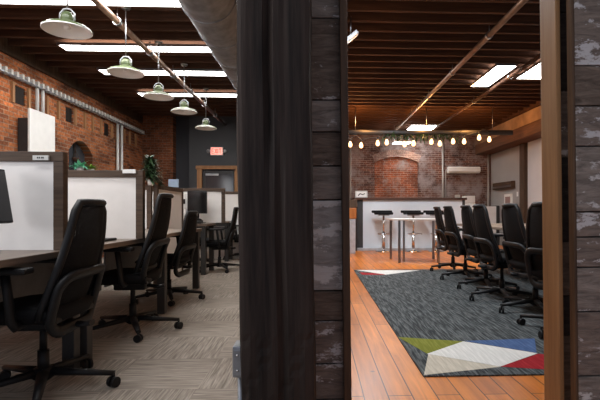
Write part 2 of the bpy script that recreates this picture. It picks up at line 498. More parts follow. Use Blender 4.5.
MB().tube([(0, 0, 0), (0, 0, .25)], .01).build('bracket', 'steel', t)

# ------------------------------------------------------------------ pipes, duct, tray
def run_pipe(name, x, z, y0, y1, r, m, label, cat, clamps):
    t = thing(name, label, cat, (x, y0, z))
    MB().tube([(0, 0, 0), (0, y1 - y0, 0)], r, n=14).build('pipe', m, t)
    for c in clamps:
        k = MB(); k.tube([(0, c - y0 - .02, 0), (0, c - y0 + .02, 0)], r * 1.35, n=14)
        k.tube([(0, c - y0, r), (0, c - y0, CEIL - z)], .007, n=8)
        k.build('clamp', 'steel', t)
run_pipe('sprinkler_pipe', -2.24, 3.10, 3.2, BL, .036, 'pipe_brown', 'brown metal pipe running under the joists above the pendant lamps', 'pipe', [5.2, 6.2, 7.2, 8.2, 9.2, 10.2])
run_pipe('sprinkler_pipe', 2.16, 3.13, 3.2, BR - .1, .035, 'pipe_brown', 'brown pipe running under the joists towards the arch', 'pipe', [5.5, 7.0, 8.5, 10.0, 11.5])
run_pipe('sprinkler_pipe', 3.22, 3.17, 6.0, 12.0, .032, 'joist', 'dark pipe running between the two white ceiling lights', 'pipe', [7.3, 9.0])

t = thing('air_duct', 'large round galvanised spiral air duct beside the dark timber post', 'air duct', (-.96, 2.2, 2.88))
R = .25; L = BL - 2.2
MB().tube([(0, L * i / 20, 0) for i in range(21)], R, n=40).build('duct_pipe', 'duct', t)
for y in [i * .62 for i in range(14)]:
    MB().tube([(0, y, 0), (0, y + .018, 0)], R + .008, n=40).build('seam_ring', 'duct', t)

for y in (2.8, 4.9, 7.0): MB().tube([(0, y, R), (0, y, DECK - 2.88)], .006).build('hanger', 'steel', t)
# cable tray with its rungs, posts below
t = thing('cable_tray', 'silver ladder cable tray running high along the brick wall', 'cable tray', (LW, 5.4, 2.86))
box('rail', (.01, 0, -.02), (.02, BL - 5.4, .02), 'galv', t)
box('rail', (.10, 0, -.03), (.108, BL - 5.4, -.005), 'galv', t)
r0 = None
for i in range(49):
    y = .04 + i * .12
    if r0 is None: r0 = MB().box((.012, -.022, -.02), (.118, .022, .05)).build('rung', 'pipe_white', t); r0.location = (0, y, 0)
    else:
        c = r0.copy(); COL.objects.link(c); c.parent = t; c.location = (0, y, 0)

stub0 = None
for i, (y, h) in enumerate([(5.9, .3), (6.16, .33), (6.56, .28), (6.92, .33), (7.38, .3), (7.7, .3), (8.23, .28), (8.56, .3), (8.86, .3), (9.2, .3), (9.68, .28), (9.9, .3), (10.3, .3), (10.6, .3), (10.95, .3)]):
    if stub0 is None:
        stub0 = MB().box((0, -.026, -.30), (.035, .026, 0), None, .006).build('wood_block', 'door_pine'); o = stub0
    else: o = stub0.copy(); COL.objects.link(o)
    o.location = (LW, y, 2.79)
    tag(o, 'short upright brown timber block fixed to the brick under the cable tray', 'wooden block', 'timber blocks under the cable tray')

def conduit(x, y, z0, z1, r, m, label, group=None, elbow=None):
    mb = MB()
    pts = [(x, y, z0), (x, y, z1)]
    if elbow: pts = [(x, y, z0), (x, y, z1 - .08)] + [(x + .08 * (1 - math.cos(a)), y, z1 - .08 + .08 * math.sin(a)) for a in (.4, .8, 1.2, 1.57)] + [(x + elbow, y, z1)]
    mb.tube(pts, r, n=12)
    return tag(mb.build('conduit', m), label, 'conduit', group)
conduit(LW + .06, 9.86, 0, 2.83, .028, 'pipe_white', 'left one of two white conduits running down the brick wall past the arch', 'pair of long conduits')
conduit(LW + .06, 10.06, 0, 2.83, .028, 'pipe_white', 'right one of two white conduits running down the brick wall past the arch', 'pair of long conduits')
conduit(LW + .06, 7.05, 2.44, 2.83, .025, 'pipe_white', 'left short white conduit dropping from the tray into the white cabinet')
conduit(LW + .06, 7.19, 2.44, 2.83, .025, 'pipe_white', 'right short white conduit dropping from the tray into the white cabinet')
t = thing('electrical_cabinet', 'tall blank white cabinet mounted on the brick wall under two conduits', 'cabinet', (LW + .004, 6.92, 1.5))
MB().box((0, -.24, .1), (.18, .30, .80), None, .01).build('body', 'desk_leg', t)  # dark body stands in for the shadow behind the white door
MB().box((.18, -.30, 0), (.21, .33, .93), None, .006).build('door', 'white_paint', t)

# ------------------------------------------------------------------ pendant lamps
def make_pendant(label, loc):
    t = thing('pendant_lamp', label, 'pendant lamp', loc, 0, 'enamel pendant lamps')
    R = .19
    MB().lathe([(R + .004, .008), (R + .002, .016), (R - .01, .022), (.165, .036), (.12, .052), (.07, .064), (.045, .09)], n=40).build('lamp_shade', 'enamel_green', t)
    MB().lathe([(R + .004, .008), (R + .006, .0), (R + .002, -.004), (R - .006, .002), (.16, .028), (.115, .044), (.06, .056), (.0, .06)], n=40).build('reflector', 'enamel_white', t)
    MB().lathe([(.046, .085), (.052, .10), (.048, .135), (.03, .16), (.0, .165)], n=24).build('lamp_neck', 'enamel_green', t)
    MB().tube([(-.062, 0, .09), (-.06, 0, .15), (-.03, 0, .185), (0, 0, .19), (.03, 0, .185), (.06, 0, .15), (.062, 0, .09)], .008, n=8).build('bracket', 'pale_metal', t)
    MB().lathe([(.0, .005), (.02, .01), (.028, .025), (.024, .045), (.014, .06)], n=20).build('bulb', 'enamel_white', t)
    top = CEIL - loc[2]
    MB().tube([(0, 0, .185), (0, 0, top)], .008, n=8).build('stem', 'steel', t)
    MB().lathe([(.0, top - .03), (.045, top - .025), (.055, top)], n=20).build('ceiling_plate', 'steel', t)
    return t
PX = -2.13
p0 = make_pendant('green enamel pendant lamp with white inside, nearest and largest', (PX, 3.96, 2.5))
for y, l in ((5.16, 'green enamel pendant lamp, second from the front'), (6.22, 'green enamel pendant lamp, middle one of the five'),
             (7.14, 'green enamel pendant lamp, fourth from the front'), (8.55, 'green enamel pendant lamp, smallest and farthest, before the exit wall')):
    dup(p0, (PX + (.08 if y > 7 else 0), y, 2.5), 0, l)

# ------------------------------------------------------------------ office chair (faces local +X)
def rrect(y, z, r, n=5):
    out = []
    for cy, cz, a0 in ((y - r, z - r, 0), (-y + r, z - r, PI / 2), (-y + r, -z + r, PI), (y - r, -z + r, 1.5 * PI)):
        for i in range(n + 1):
            a = a0 + (PI / 2) * i / n; out.append((cy + r * math.cos(a), cz + r * math.sin(a)))
    return out
def make_chair(label, loc, rz, group):
    t = thing('office_chair', label, 'office chair', loc, rz, group)
    def back(u, v, off=0):
        w = (.246 - .10 * v ** 1.3 - .02 * (1 - v) ** 3) * (1 if v < .9 else 1 - .22 * ((v - .9) / .1) ** 2)
        y = (u - .5) * 2 * w
        x = -.15 - .03 * math.sin(v * PI * .9) - .135 * v + .05 * (abs(u - .5) * 2) ** 2 + off
        return (x, y, .43 + .565 * v)
    MB().grid(lambda u, v: back(u, v), 12, 16, .006).build('backrest', 'mesh', t)
    rim = [back(0, i / 12) for i in range(13)] + [back(i / 8, 1) for i in range(1, 8)] + [back(1, 1 - i / 12) for i in range(13)] + [back(1 - i / 8, 0) for i in range(1, 8)]
    MB().tube(rim, .016, n=8, closed=True, flat=(1, 1.2)).build('backrest_frame', 'black_plastic', t)
    loop = [(-.205 - .25 * z + .05 * (abs(y) / .24) ** 3, y, .49 + z) for y, z in rrect(.215, .14, .08)]
    MB().tube(loop, .024, n=8, closed=True, flat=(.8, 1.25)).build('lumbar_frame', 'black_plastic', t)
    def seat(u, v):
        a = (u - .5) * 2; b = (v - .5) * 2
        return (.05 + .245 * a * (1 - .12 * b * b), .245 * b * (1 - .1 * a * a), .485 - .03 * max(0, a) ** 3 - .014 * (abs(a) ** 4 + abs(b) ** 4))
    s = MB(); s.grid(seat, 12, 12, -.065); s.build('seat', 'black_fabric', t)
    MB().box((-.17, -.20, .395), (.26, .20, .43), None, .015).build('seat_pan', 'black_plastic', t)
    MB().box((-.12, -.08, .335), (.12, .08, .40), None, .015).build('mechanism', 'black_plastic', t)
    MB().tube([(-.08, 0, .37), (-.2, 0, .35), (-.25, 0, .36)], .022, n=8, flat=(.7, 1.6)).build('back_support', 'black_plastic', t)
    for sy in (-1, 1):
        a = MB(); a.tube([(-.02, sy * .18, .41), (-.02, sy * .27, .405), (-.02, sy * .29, .43), (-.005, sy * .29, .55), (.01, sy * .29, .655)], .022, n=8, flat=(1.1, .75))
        s_ = a.build('arm_support', 'black_plastic', t)
        MB().box((-.10, sy * .285 - .042, .655), (.17, sy * .285 + .042, .685), None, .012).build('armrest', 'black_plastic', t)
    MB().tube([(.04, -.20, .375), (.06, -.27, .36), (.06, -.31, .355)], [.008, .008, .016], n=8).build('lever', 'black_plastic', t)
    c = MB(); c.tube([(0, 0, .10), (0, 0, .22)], .028, n=14); c.tube([(0, 0, .22), (0, 0, .35)], .018, n=14); c.build('gas_column', 'black_plastic', t)
    MB().lathe([(.0, .13), (.045, .125), (.055, .08), (.03, .06), (0, .06)], n=20).build('base_hub', 'black_plastic', t)
    for i in range(5):
        a = 2 * PI * i / 5 + PI + .12; d = (math.cos(a), math.sin(a))
        lg = MB().tube([(.03 * d[0], .03 * d[1], .105), (.17 * d[0], .17 * d[1], .092), (.35 * d[0], .35 * d[1], .074)], [.03, .025, .018], n=8, flat=(.75, 1)).build('base_leg', 'black_plastic', t)
        cx, cy = .345 * d[0], .345 * d[1]
        w = MB(); q = a + 1.0; e = Vector((-math.sin(q), math.cos(q), 0))
        for s in (-1, 1):
            p = Vector((cx, cy, .028)) + e * .014 * s
            w.tube([p - e * .009, p + e * .009], .028, n=16)
        w.tube([(cx, cy, .03), (cx, cy, .075)], .009, n=8)
        w.build('caster', 'black_plastic', lg)
    return t
G1 = 'black mesh office chairs at the desks'
G2 = 'black mesh office chairs along the conference table'
c0 = make_chair('black mesh office chair nearest the camera, tucked at the first desk', (-1.43, 2.43, 0), PI + .02, G1)
for x, y, a, l in ((-1.44, 3.62, PI + .05, 'black mesh office chair beside the second white partition, second in the desk row'),
                   (-1.56, 4.87, PI - .05, 'black mesh office chair third in the desk row, between second chair and the monitor'),
                   (-1.52, 7.24, PI + .1, 'black mesh office chair in front of the white partition with the monitor'),
                   (-2.10, 7.98, .2, 'black mesh office chair mostly hidden under the far desk below the monitor'),
                   (-1.45, 8.92, PI - .2, 'black mesh office chair farthest in the desk row, half behind the dark post')):
    r_ = dup(c0, (x, y, 0), a, l, G1)
    dz = {3.62: .075, 4.87: -.06}.get(y, 0)          # backs set to different heights
    for ch in kids(r_):
        if ch.name.startswith(('backrest', 'top_band', 'lumbar_frame')): ch.location.z = dz
for x, y, a, l in ((2.17, 7.0, -.05, 'black mesh chair at the far left end of the conference row, nearest the bar'),
                   (2.08, 6.15, .03, 'black mesh chair second from the bar end of the conference row'),
                   (2.08, 5.4, -.02, 'black mesh chair third from the bar end of the conference row'),
                   (1.99, 4.72, .02, 'black mesh chair fourth from the bar end, left of the wide gap in the row'),
                   (2.06, 4.13, .02, 'black mesh chair right of the gap in the conference row, next to the last'),
                   (1.97, 3.44, .45, 'black mesh chair at the right end of the row, turned away beside the pine jamb')):
    dup(c0, (x, y, .008), a, l, G2)

# ------------------------------------------------------------------ desks and partitions
def desk(x0, x1, y0, y1, label, legs, z=.735):
    t = thing('desk', label, 'desk', ((x0 + x1) / 2, (y0 + y1) / 2, 0)); hx, hy = (x1 - x0) / 2, (y1 - y0) / 2
    MB().box((-hx, -hy, z - .035), (hx, hy, z), None, .005).build('desk_top', 'desk_top', t)
    MB().box((-hx, -hy + .02, z - .10), (hx - .05, -hy + .05, z - .035)).build('rail', 'desk_leg', t)
    for lx, ly in legs:
        MB().box((lx - .035, ly - .035, 0), (lx + .035, ly + .035, z - .035), None, .005).build('leg', 'desk_leg', t)
    MB().box((hx - .62, -hy + .08, .22), (hx - .60, hy - .08, z - .04)).build('modesty_panel', 'modesty', t)
    return t
def legs(hx, hy): return [(hx - .06, -hy + .06), (hx - .06, hy - .06), (-hx + .06, -hy + .06), (-hx + .06, hy - .06)]
desk(-2.85, -1.37, 1.25, 2.76, 'grey brown wooden desk at the left edge with the nearest chair tucked in', legs(.74, .755))
desk(-2.85, -1.36, 2.77, 4.30, 'grey brown desk between first and second white partitions', legs(.745, .765))
desk(-2.85, -1.40, 4.31, 5.65, 'grey brown desk behind the second white partition', legs(.725, .67))
desk(-2.75, -1.60, 6.72, 7.36, 'far dark edged desk holding the black monitor', legs(.575, .32), z=.76)
desk(-2.75, -1.60, 8.48, 9.0, 'farthest desk behind the monitor partition', legs(.575, .26), z=.76)

def partition(label, lo, hi, z0, z1, axis='x', fw=.055, th=.05):
    """framed white divider from lo to hi along axis"""
    (x0, y0), (x1, y1) = lo, hi
    t = thing('desk_partition', label, 'partition', ((x0 + x1) / 2, (y0 + y1) / 2, z0))
    H = z1 - z0
    if axis == 'x':
        L = (x1 - x0) / 2
        MB().box((-L + fw, -th / 2 + .012, 0), (L - fw, th / 2 - .012, H - fw)).build('white_panel', 'white_panel', t)
        MB().box((-L, -th / 2, H - fw), (L, th / 2, H), None, .004).build('top_rail', 'frame_wood', t)
        for s in (-1, 1):
            a, b = sorted((s * L, s * (L - fw))); MB().box((a, -th / 2, 0), (b, th / 2, H - fw), None, .004).build('post', 'frame_wood', t)
    else:
        L = (y1 - y0) / 2
        MB().box((-th / 2 + .012, -L + fw, 0), (th / 2 - .012, L - fw, H - fw)).build('white_panel', 'white_panel', t)
        MB().box((-th / 2, -L, H - fw), (th / 2, L, H), None, .004).build('top_rail', 'frame_wood', t)
        for s in (-1, 1):
            a, b = sorted((s * L, s * (L - fw))); MB().box((-th / 2, a, 0), (th / 2, b, H - fw), None, .004).build('post', 'frame_wood', t)
    return t
partition('large framed white partition at the left edge, nearest the camera', (-2.8, 2.56), (-1.385, 2.56), .735, 1.277)
partition('framed white partition between the first and second chairs', (-2.8, 3.56), (-1.33, 3.56), .735, 1.265)
partition('narrow white partition behind the potted plant', (-2.8, 5.55), (-1.98, 5.55), .735, 1.26)
partition('white partition running away lengthwise behind the third chair', (-1.95, 5.58), (-1.95, 6.68), .0, 1.275, 'y')
partition('white partition behind the black monitor', (-2.7, 7.42), (-1.47, 7.42), .76, 1.32)
partition('farthest white partition, half behind the dark post', (-2.2, 9.05), (-1.2, 9.05), .0, 1.34)

def plate(label, x, y, z, w, h, m, sign=None):
    t = tag(MB().box((-w / 2, -.012, 0), (w / 2, .0, h), None, .002).build('name_plate', m), label, 'name plate')
    t.location = (x, y, z); return t
p1 = plate('small grey name plate on top rail of the nearest partition', -1.50, 2.534, 1.228, .085, .026, 'label_grey')
for k, dx in enumerate((-.018, -.008, .004, .012)):
    MB().box((dx, -.0135, .009), (dx + .006, -.012, .018)).build('lettering', 'desk_leg', p1)
plate('white name plate at the corner of the second partition', -1.43, 3.534, 1.240, .10, .03, 'white_paint')
o = plate('pale blue square card standing on the lengthwise partition', -1.95, 6.3, 1.277, .14, .11, 'label_blue')

# monitors
def monitor(label, loc, rz, w, h, tilt=0):
    T = Matrix.Translation((0, 0, .15)) @ Matrix.Rotation(tilt, 4, 'X') @ Matrix.Translation((0, 0, -.12))
    t = thing('monitor', label, 'monitor', loc, rz)
    MB().box((-w / 2, -.015, .12), (w / 2, .015, .12 + h), None, .006, T).build('screen_housing', 'black_plastic', t)
    MB().box((-w / 2 + .01, -.018, .13), (w / 2 - .01, -.015, .11 + h), None, 0, T).build('screen', 'black_gloss', t)
    MB().tube([(0, .03, .01), (0, .045, .12), (0, .03, .12 + h / 2)], .016).build('stand_neck', 'black_plastic', t)
    MB().box((-.11, -.06, 0), (.11, .10, .012), None, .005).build('stand_foot', 'black_plastic', t)
    return t
monitor('black monitor cut off by the left edge in front of the nearest partition', (-1.635, 2.21, .735), PI / 2, .56, .29, -.16)
m2 = monitor('black monitor on the far desk before a white partition', (-1.84, 7.12, .76), -.1, .31, .36)
ph = thing('desk_phone', 'small black desk phone on the far desk below the monitor', 'phone', (-1.78, 6.86, .76))
MB().prism([(-.07, 0), (.07, 0), (.07, .05), (-.07, .02)], 'x', -.08, .08).build('phone_base', 'black_plastic', ph)
MB().tube([(-.07, .0, .05), (-.05, 0, .065), (.05, 0, .065), (.07, 0, .05)], .014, n=8).build('handset', 'black_plastic', ph)
MB().tube([(-.2, .08, 0), (-.2, .08, .36)], .018, n=10).build('arm_post', 'pale_metal', m2)
MB().box((-.22, .02, .22), (-.09, .045, .46), None, .008).build('mounting_plate', 'label_grey', m2)
MB().tube([(-.25, .03, .34), (-.2, .03, .34)], .04, n=14).build('arm_joint', 'black_plastic', m2)
ob = tag(MB().box((-.20, -.10, 0), (.16, .10, .018), None, .004).build('keyboard', 'black_plastic'), 'low dark keyboard near the front edge of the second desk', 'keyboard'); ob.location = (-1.62, 3.28, .735)

# ------------------------------------------------------------------ plants
def leaf(mb, base, d, L, w, droop, n=5):
    d = Vector(d).normalized(); side = d.cross(Vector((0, 0, 1)))
    side = side.normalized() if side.length > .01 else Vector((1, 0, 0))
    prev = None
    for i in range(n + 1):
        t = i / n; p = Vector(base) + d * L * t + Vector((0, 0, -droop * t * t * L))
        ww = w * math.sin(PI * min(.97, .1 + t * .9)) * .5
        a, b = mb.bm.verts.new(p + side * ww), mb.bm.verts.new(p - side * ww)
        if prev:
            f = mb.bm.faces.new([prev[0], a, b, prev[1]]); f.smooth = True
        prev = (a, b)
def plant(name, label, loc, n, L, w, mat, spread=1, pot=(.06, .05, .09), stemmy=0, up=.6):
    t = thing(name, label, 'plant', loc)
    r1, r2, h = pot
    MB().lathe([(0, 0), (r2, 0), (r1, h), (r1 - .01, h), (r1 - .012, h - .015), (0, h - .015)], n=20).build('pot', 'pot', t)
    lf = MB()
    for i in range(n):
        a = random.uniform(0, 2 * PI); e = random.uniform(up - .5, up + .8)
        z = h + (random.uniform(0, stemmy))
        b = (0, 0, z)
        leaf(lf, b, (math.cos(a) * spread, math.sin(a) * spread, e), L * random.uniform(.6, 1) * (1 - .5 * (z - h) / max(stemmy, .01) if stemmy else 1), w, random.uniform(.1, .6))
    lf.build('foliage', mat, t)
    if stemmy: MB().tube([(0, 0, h - .02), (.01, 0, h + stemmy)], .008, n=6).build('stem', 'joist', t)
    return t
plant('potted_plant', 'bushy dark green potted plant standing on a partition rail', (-2.0, 5.56, 1.26), 330, .22, .035, 'leaf', pot=(.035, .03, .07), stemmy=.27, up=.25)
plant('potted_plant', 'teal green leafy plant on the left on the sill of the arched niche', (-4.22, 8.27, 1.66), 60, .20, .06, 'leaf_teal', up=.5)
plant('potted_plant', 'yellow green leafy plant on the right on the sill of the arched niche', (-4.22, 8.66, 1.66), 60, .18, .05, 'leaf_light', up=.5)
hp = MB(); hp.tube([(0, 0, .10), (0, 0, .36)], .005, n=6)
for a in range(3):
    hp.tube([(0, 0, .20), (.06 * math.cos(a * 2.1), .06 * math.sin(a * 2.1), .07)], .003, n=5)
hp.lathe([(0, .0), (.04, .01), (.065, .07), (.06, .07), (0, .03)], n=18)
o = tag(hp.build('hanging_planter', 'joist'), 'small dark planter hanging on a cord inside the arched niche', 'planter'); o.location = (LW - .1, 8.46, 1.86)
wn = struct(thing('window_1', None, None, (LW - .155, 8.46, 1.66)))
MB().prism([(y - 8.46, z - 1.66) for y, z in arch_poly(8.46, .41, 1.66, 2.02, .21)], 'x', 0, .012).build('pane', 'glass_dark', wn)
MB().box((.03, -.46, -.03), (.33, .46, 0), None, .005).build('sill', 'trim_dark', wn)
MB().box((.012, -.40, .02), (.016, -.22, .26)).build('bright_pane', 'sky_glow', wn)
MB().box((.012, -.015, 0), (.04, .015, .6)).build('glazing_bar', 'desk_leg', wn)
wn = struct(thing('window_2', None, None, (LW - .34, 10.75, 1.3)))
MB().box((0, -.27, .0), (.012, .27, .75)).build('pane', 'glass_dark', wn)

# ------------------------------------------------------------------ exit wall
t = thing('exit_sign', 'lit red EXIT sign on the dark grey wall above the doorway', 'exit sign', (-2.435, BL, 2.33))
MB().box((-.155, -.05, 0), (.155, 0, .205), None, .008).build('housing', 'white_paint', t)
MB().box((-.14, -.054, .015), (.14, -.05, .19)).build('sign_face', 'exit_face', t)
def strokes(segs, ox, oz, s, th=.013):
    mb = MB()
    for (a, b, c, d) in segs:
        p = Vector((ox + a * s, -.057, oz + b * s)); q = Vector((ox + c * s, -.057, oz + d * s))
        mb.tube([p, q], th, n=6, flat=(1, 1))
    return mb
LET = {'E': [(0, 0, 0, 2), (0, 2, 1, 2), (0, 1, .8, 1), (0, 0, 1, 0)], 'X': [(0, 0, 1, 2), (0, 2, 1, 0)], 'I': [(0, 0, 0, 2)], 'T': [(.5, 0, .5, 2), (0, 2, 1, 2)],
       }
for ch, ox in (('E', -.115), ('X', -.045), ('I', .03), ('T', .06)):
    strokes(LET[ch], ox, .045, .056, .009).build('lettering', 'exit_red', t)
for s in (-1, 1):
    h = MB(); h.lathe([(0, -.07), (.045, -.065), (.05, -.03), (.02, 0), (0, 0)], (s * .2, -.02, .10), n=18, axis='y'); h.build('lamp_head', 'pale_metal', t)
t = thing('door_1', None, None, (-2.4, BL, 0)); t['kind'] = 'structure'
MB().box((-.55, -.05, 1.985), (.55, .02, 2.075), None, .006).build('head_casing', 'door_pine', t)
for s in (-1, 1):
    a, b = sorted((s * .40, s * .52)); MB().box((a, -.04, 0), (b, .02, 1.985), None, .006).build('side_casing', 'door_pine', t)
MB().box((-.40, .04, 0), (-.33, .08, 1.97)).build('door_stile', 'desk_leg', t)
MB().box((-.33, .05, .05), (.37, .07, 1.93)).build('door_pane', 'glass_dark', t)
MB().box((-.33, .03, 1.88), (.37, .08, 1.95)).build('door_stile', 'desk_leg', t)
MB().box((-.32, -.0, 1.83), (.0, .03, 1.88), None, .006).build('door_closer', 'pale_metal', t)

# ------------------------------------------------------------------ rug
rug = MB()
rug.box((.62, 2.55, 0), (3.9, 7.20, .008), 'rug_dark')
def shape(pts, m, z): rug.prism([(x, y) for x, y in pts], 'z', .0079, z, m)
shape([(.62, 3.34), (1.07, 3.21), (.74, 2.94)], 'rug_green', .0092)
shape([(.74, 2.94), (1.07, 3.21), (1.47, 2.92), (1.12, 2.68)], 'rug_white', .0094)
shape([(.625, 2.56), (.745, 2.935), (1.12, 2.675)], 'rug_beige', .0092)
shape([(1.08, 3.22), (1.62, 3.26), (1.47, 2.93)], 'rug_blue', .0092)
shape([(1.12, 2.68), (1.47, 2.91), (1.72, 2.82), (1.72, 2.63), (1.38, 2.62)], 'rug_red', .0090)
shape([(.66, 7.15), (1.66, 7.08), (1.05, 6.62)], 'rug_white', .0092)
shape([(.68, 6.9), (.70, 6.62), (1.05, 6.60), (1.0, 6.70)], 'rug_red', .0094)
tag(rug.build('rug'), 'charcoal streaked rug with green, white, blue and red angular shapes', 'rug')

# ------------------------------------------------------------------ conference table
t = thing('conference_table', 'long wooden conference table behind the row of black chairs', 'table', (2.95, 5.2, .008))
MB().box((-.60, -2.2, .70), (.65, 2.2, .735), None, .006).build('table_top', 'conference_top', t)
for x in (-.25, .3):
    for y in (-1.9, 1.9): MB().box((x - .035, y - .035, 0), (x + .035, y + .035, .70), None, .004).build('leg', 'desk_leg', t)

# high white table
t = thing('side_table', 'small pale topped table with thin dark legs in front of the bar stools', 'table', (1.9, 8.5, 0))
MB().box((-.48, -.38, .775), (.52, .42, .805), None, .005).build('table_top', 'table_top', t)
for x, y in ((-.36, -.33), (-.40, .36), (.36, -.33), (.45, .36)):
    MB().box((x - .02, y - .02, 0), (x + .02, y + .02, .775)).build('leg', 'steel', t)
MB().box((-.29, -.34, .02), (-.26, -.31, .775)).build('leg', 'steel', t)

# ------------------------------------------------------------------ bar
bar = thing('bar_counter', 'long white fronted bar counter with a thin dark top', 'bar counter', (2.35, 11.35, 0))
MB().box((-1.19, -.5, .0), (1.24, .35, 1.22)).build('body', 'bar_front', bar)
MB().box((-1.42, -.57, 1.22), (1.34, .45, 1.275), None, .008).build('counter_top', 'bar_top', bar)
MB().box((1.24, -.5, 0), (1.31, .35, 1.22)).build('end_panel', 'desk_leg', bar)
MB().box((-1.33, -.50, 0), (-1.19, .35, 1.22)).build('end_panel', 'desk_leg', bar)
MB().box((-1.34, -.62, .0), (1.31, -.50, .06), None, .004).build('foot_ledge', 'pale_metal', bar)
st = None
for x, l in ((1.60, 'black bar stool on a chrome post, leftmost before the bar'), (2.30, 'black bar stool on a chrome post, middle, behind the pale table'), (2.84, 'black bar stool on a chrome post, rightmost, beside the first mesh chair')):
    if st is None:
        st = thing('bar_stool', l, 'bar stool', (x, 10.45, 0), 0, 'bar stools at the counter')
        MB().box((-.20, -.18, .865), (.20, .18, .925), None, .02).build('seat', 'black_fabric', st)
        MB().box((-.26, .14, .905), (-.19 + .42, .19, .965), None, .018).build('backrest', 'black_fabric', st)
        MB().box((-.12, -.1, .84), (.12, .1, .865), None, .005).build('seat_plate', 'steel', st)
        a = MB(); a.tube([(0, 0, .02), (0, 0, .45)], .036, n=16); a.tube([(0, 0, .45), (0, 0, .84)], .024, n=16); a.build('post', 'chrome', st)
        MB().lathe([(0, 0), (.19, 0), (.19, .012), (.06, .035), (.036, .09), (0, .09)], n=32).build('base', 'chrome', st)
        fr = MB(); fr.tube([(0, 0, .42), (-.14, -.02, .42), (-.16, -.16, .42), (.16, -.16, .42), (.14, -.02, .42), (0, 0, .42)], .011, n=8); fr.build('footrest', 'chrome', st)
    else: dup(st, (x, 10.45, 0), .06, l)

t = thing('water_cooler', 'tall pale stand with an amber wooden top at the left end of the bar', 'stand', (.77, 10.1, 0))
MB().box((-.11, -.14, 0), (.13, .14, .78), None, .01).build('body', 'pale_metal', t)
MB().box((-.13, -.16, .78), (.15, .16, 1.02), None, .015).build('wooden_top', 'amber', t)
MB().box((-.02, -.15, .1), (.0, -.14, .74)).build('door_gap', 'desk_leg', t)
t.name = 'drinks_stand'
t = thing('wall_shelf', 'dark wooden shelf box above the amber topped stand', 'shelf', (.88, 10.75, 0))
MB().box((-.16, -.15, 1.03), (.12, .15, 1.22), None, .008).build('box', 'trim_dark', t)
MB().box((-.14, -.13, 0), (.10, .13, 1.03), None, .004).build('cabinet', 'desk_leg', t)
t.name = 'dark_cabinet'; t['category'] = 'cabinet'; t['label'] = 'tall narrow dark cabinet between the amber topped stand and the bar'
t = thing('framed_box', 'small white rimmed box with a dark mark on the left end of the bar', 'box', (1.13, 11.0, 1.275))
MB().box((-.15, -.06, 0), (.15, .06, .165), None, .006).build('box_body', 'label_grey', t)
MB().box((-.125, -.065, .02), (.125, -.06, .145)).build('front_face', 'white_paint', t)
k = MB(); k.tube([(-.08, -.068, .05), (-.03, -.068, .10), (.03, -.068, .075), (.09, -.068, .10)], .012, n=6); k.build('dark_mark', 'desk_leg', t)

# things right of the bar
t = thing('white_cabinet', 'low white cabinet with black right edge against the bar wall', 'cabinet', (4.43, 12.55, 0))
MB().box((-.68, -.2, 0), (.62, .25, 1.08), None, .006).build('body', 'white_paint', t)
MB().box((.62, -.21, 0), (.70, .25, 1.10)).build('end_panel', 'desk_leg', t)
MB().box((-.3, -.206, .06), (-.285, -.2, 1.02)).build('door_gap', 'desk_leg', t)
for z, h, w, l in ((1.08, .10, .15, 'lower white carton stacked on the low white cabinet'), (1.185, .19, .145, 'upper white carton, taller, stacked on the low white cabinet')):
    o = tag(MB().box((-w, -.13, 0), (w, .13, h), None, .006).build('carton', 'white_paint'), l, 'carton'); o.location = (4.33, 12.55, z)
o = tag(MB().box((-.05, -.1, 0), (.05, .1, .32), None, .01).build('paper_towel_holder', 'label_grey'), 'narrow pale box standing beside the stacked white cartons', 'box'); o.location = (4.0, 12.5, 1.08)

t = thing('air_conditioner', 'long white wall air conditioner on the brick wall', 'air conditioner', (4.31, BR, 2.03))
MB().prism([(0, .02), (-.14, .02), (-.2, .07), (-.2, .17), (-.15, .2), (0, .2)], 'x', -.46, .46).build('housing', 'white_paint', t)
MB().box((-.42, -.17, .012), (.42, -.1, .03)).build('louver', 'label_grey', t)
conduit(1.02, BR - .03, 0.0, 2.9, .03, 'pipe_grey', 'vertical grey conduit at the left end of the bar brick wall')
conduit(3.72, BR - .03, 0, 2.95, .028, 'pipe_grey', 'vertical pale conduit left of the wall air conditioner')
conduit(3.80, BR - .03, 0, 2.17, .02, 'pipe_grey', 'short conduit bending right into the wall air conditioner', elbow=.1)
conduit(5.06, BR - .04, 0, 2.6, .03, 'pipe_grey', 'brown grey conduit in the corner beside the grey wall')

# grey side wall: long display box, framed panel, switch
t = thing('wall_box', 'long dark slim box fixed across the grey side wall', 'wall fixture', (RW, 12.0, 1.55))
MB().box((-.10, -.62, 0), (0, .62, .18), None, .01).build('housing', 'trim_dark', t)
MB().box((-.105, -.58, .03), (-.10, .58, .08)).build('glossy_strip', 'steel', t)
t.name = 'wall_display'
t = thing('wall_panel', 'narrow white framed panel standing against the grey side wall', 'panel', (RW, 11.75, 0))
MB().box((-.04, -.22, .45), (0, .22, 1.40), None, .004).build('frame', 'white_paint', t)
MB().box((-.045, -.15, .55), (-.04, .15, 1.33)).build('inset', 'burgundy', t)
o = tag(MB().box((-.012, -.04, -.06), (0, .04, .06), None, .004).build('light_switch', 'white_paint'), 'small white light switch plate on the grey side wall', 'light switch'); o.location = (RW, 11.25, 1.38)

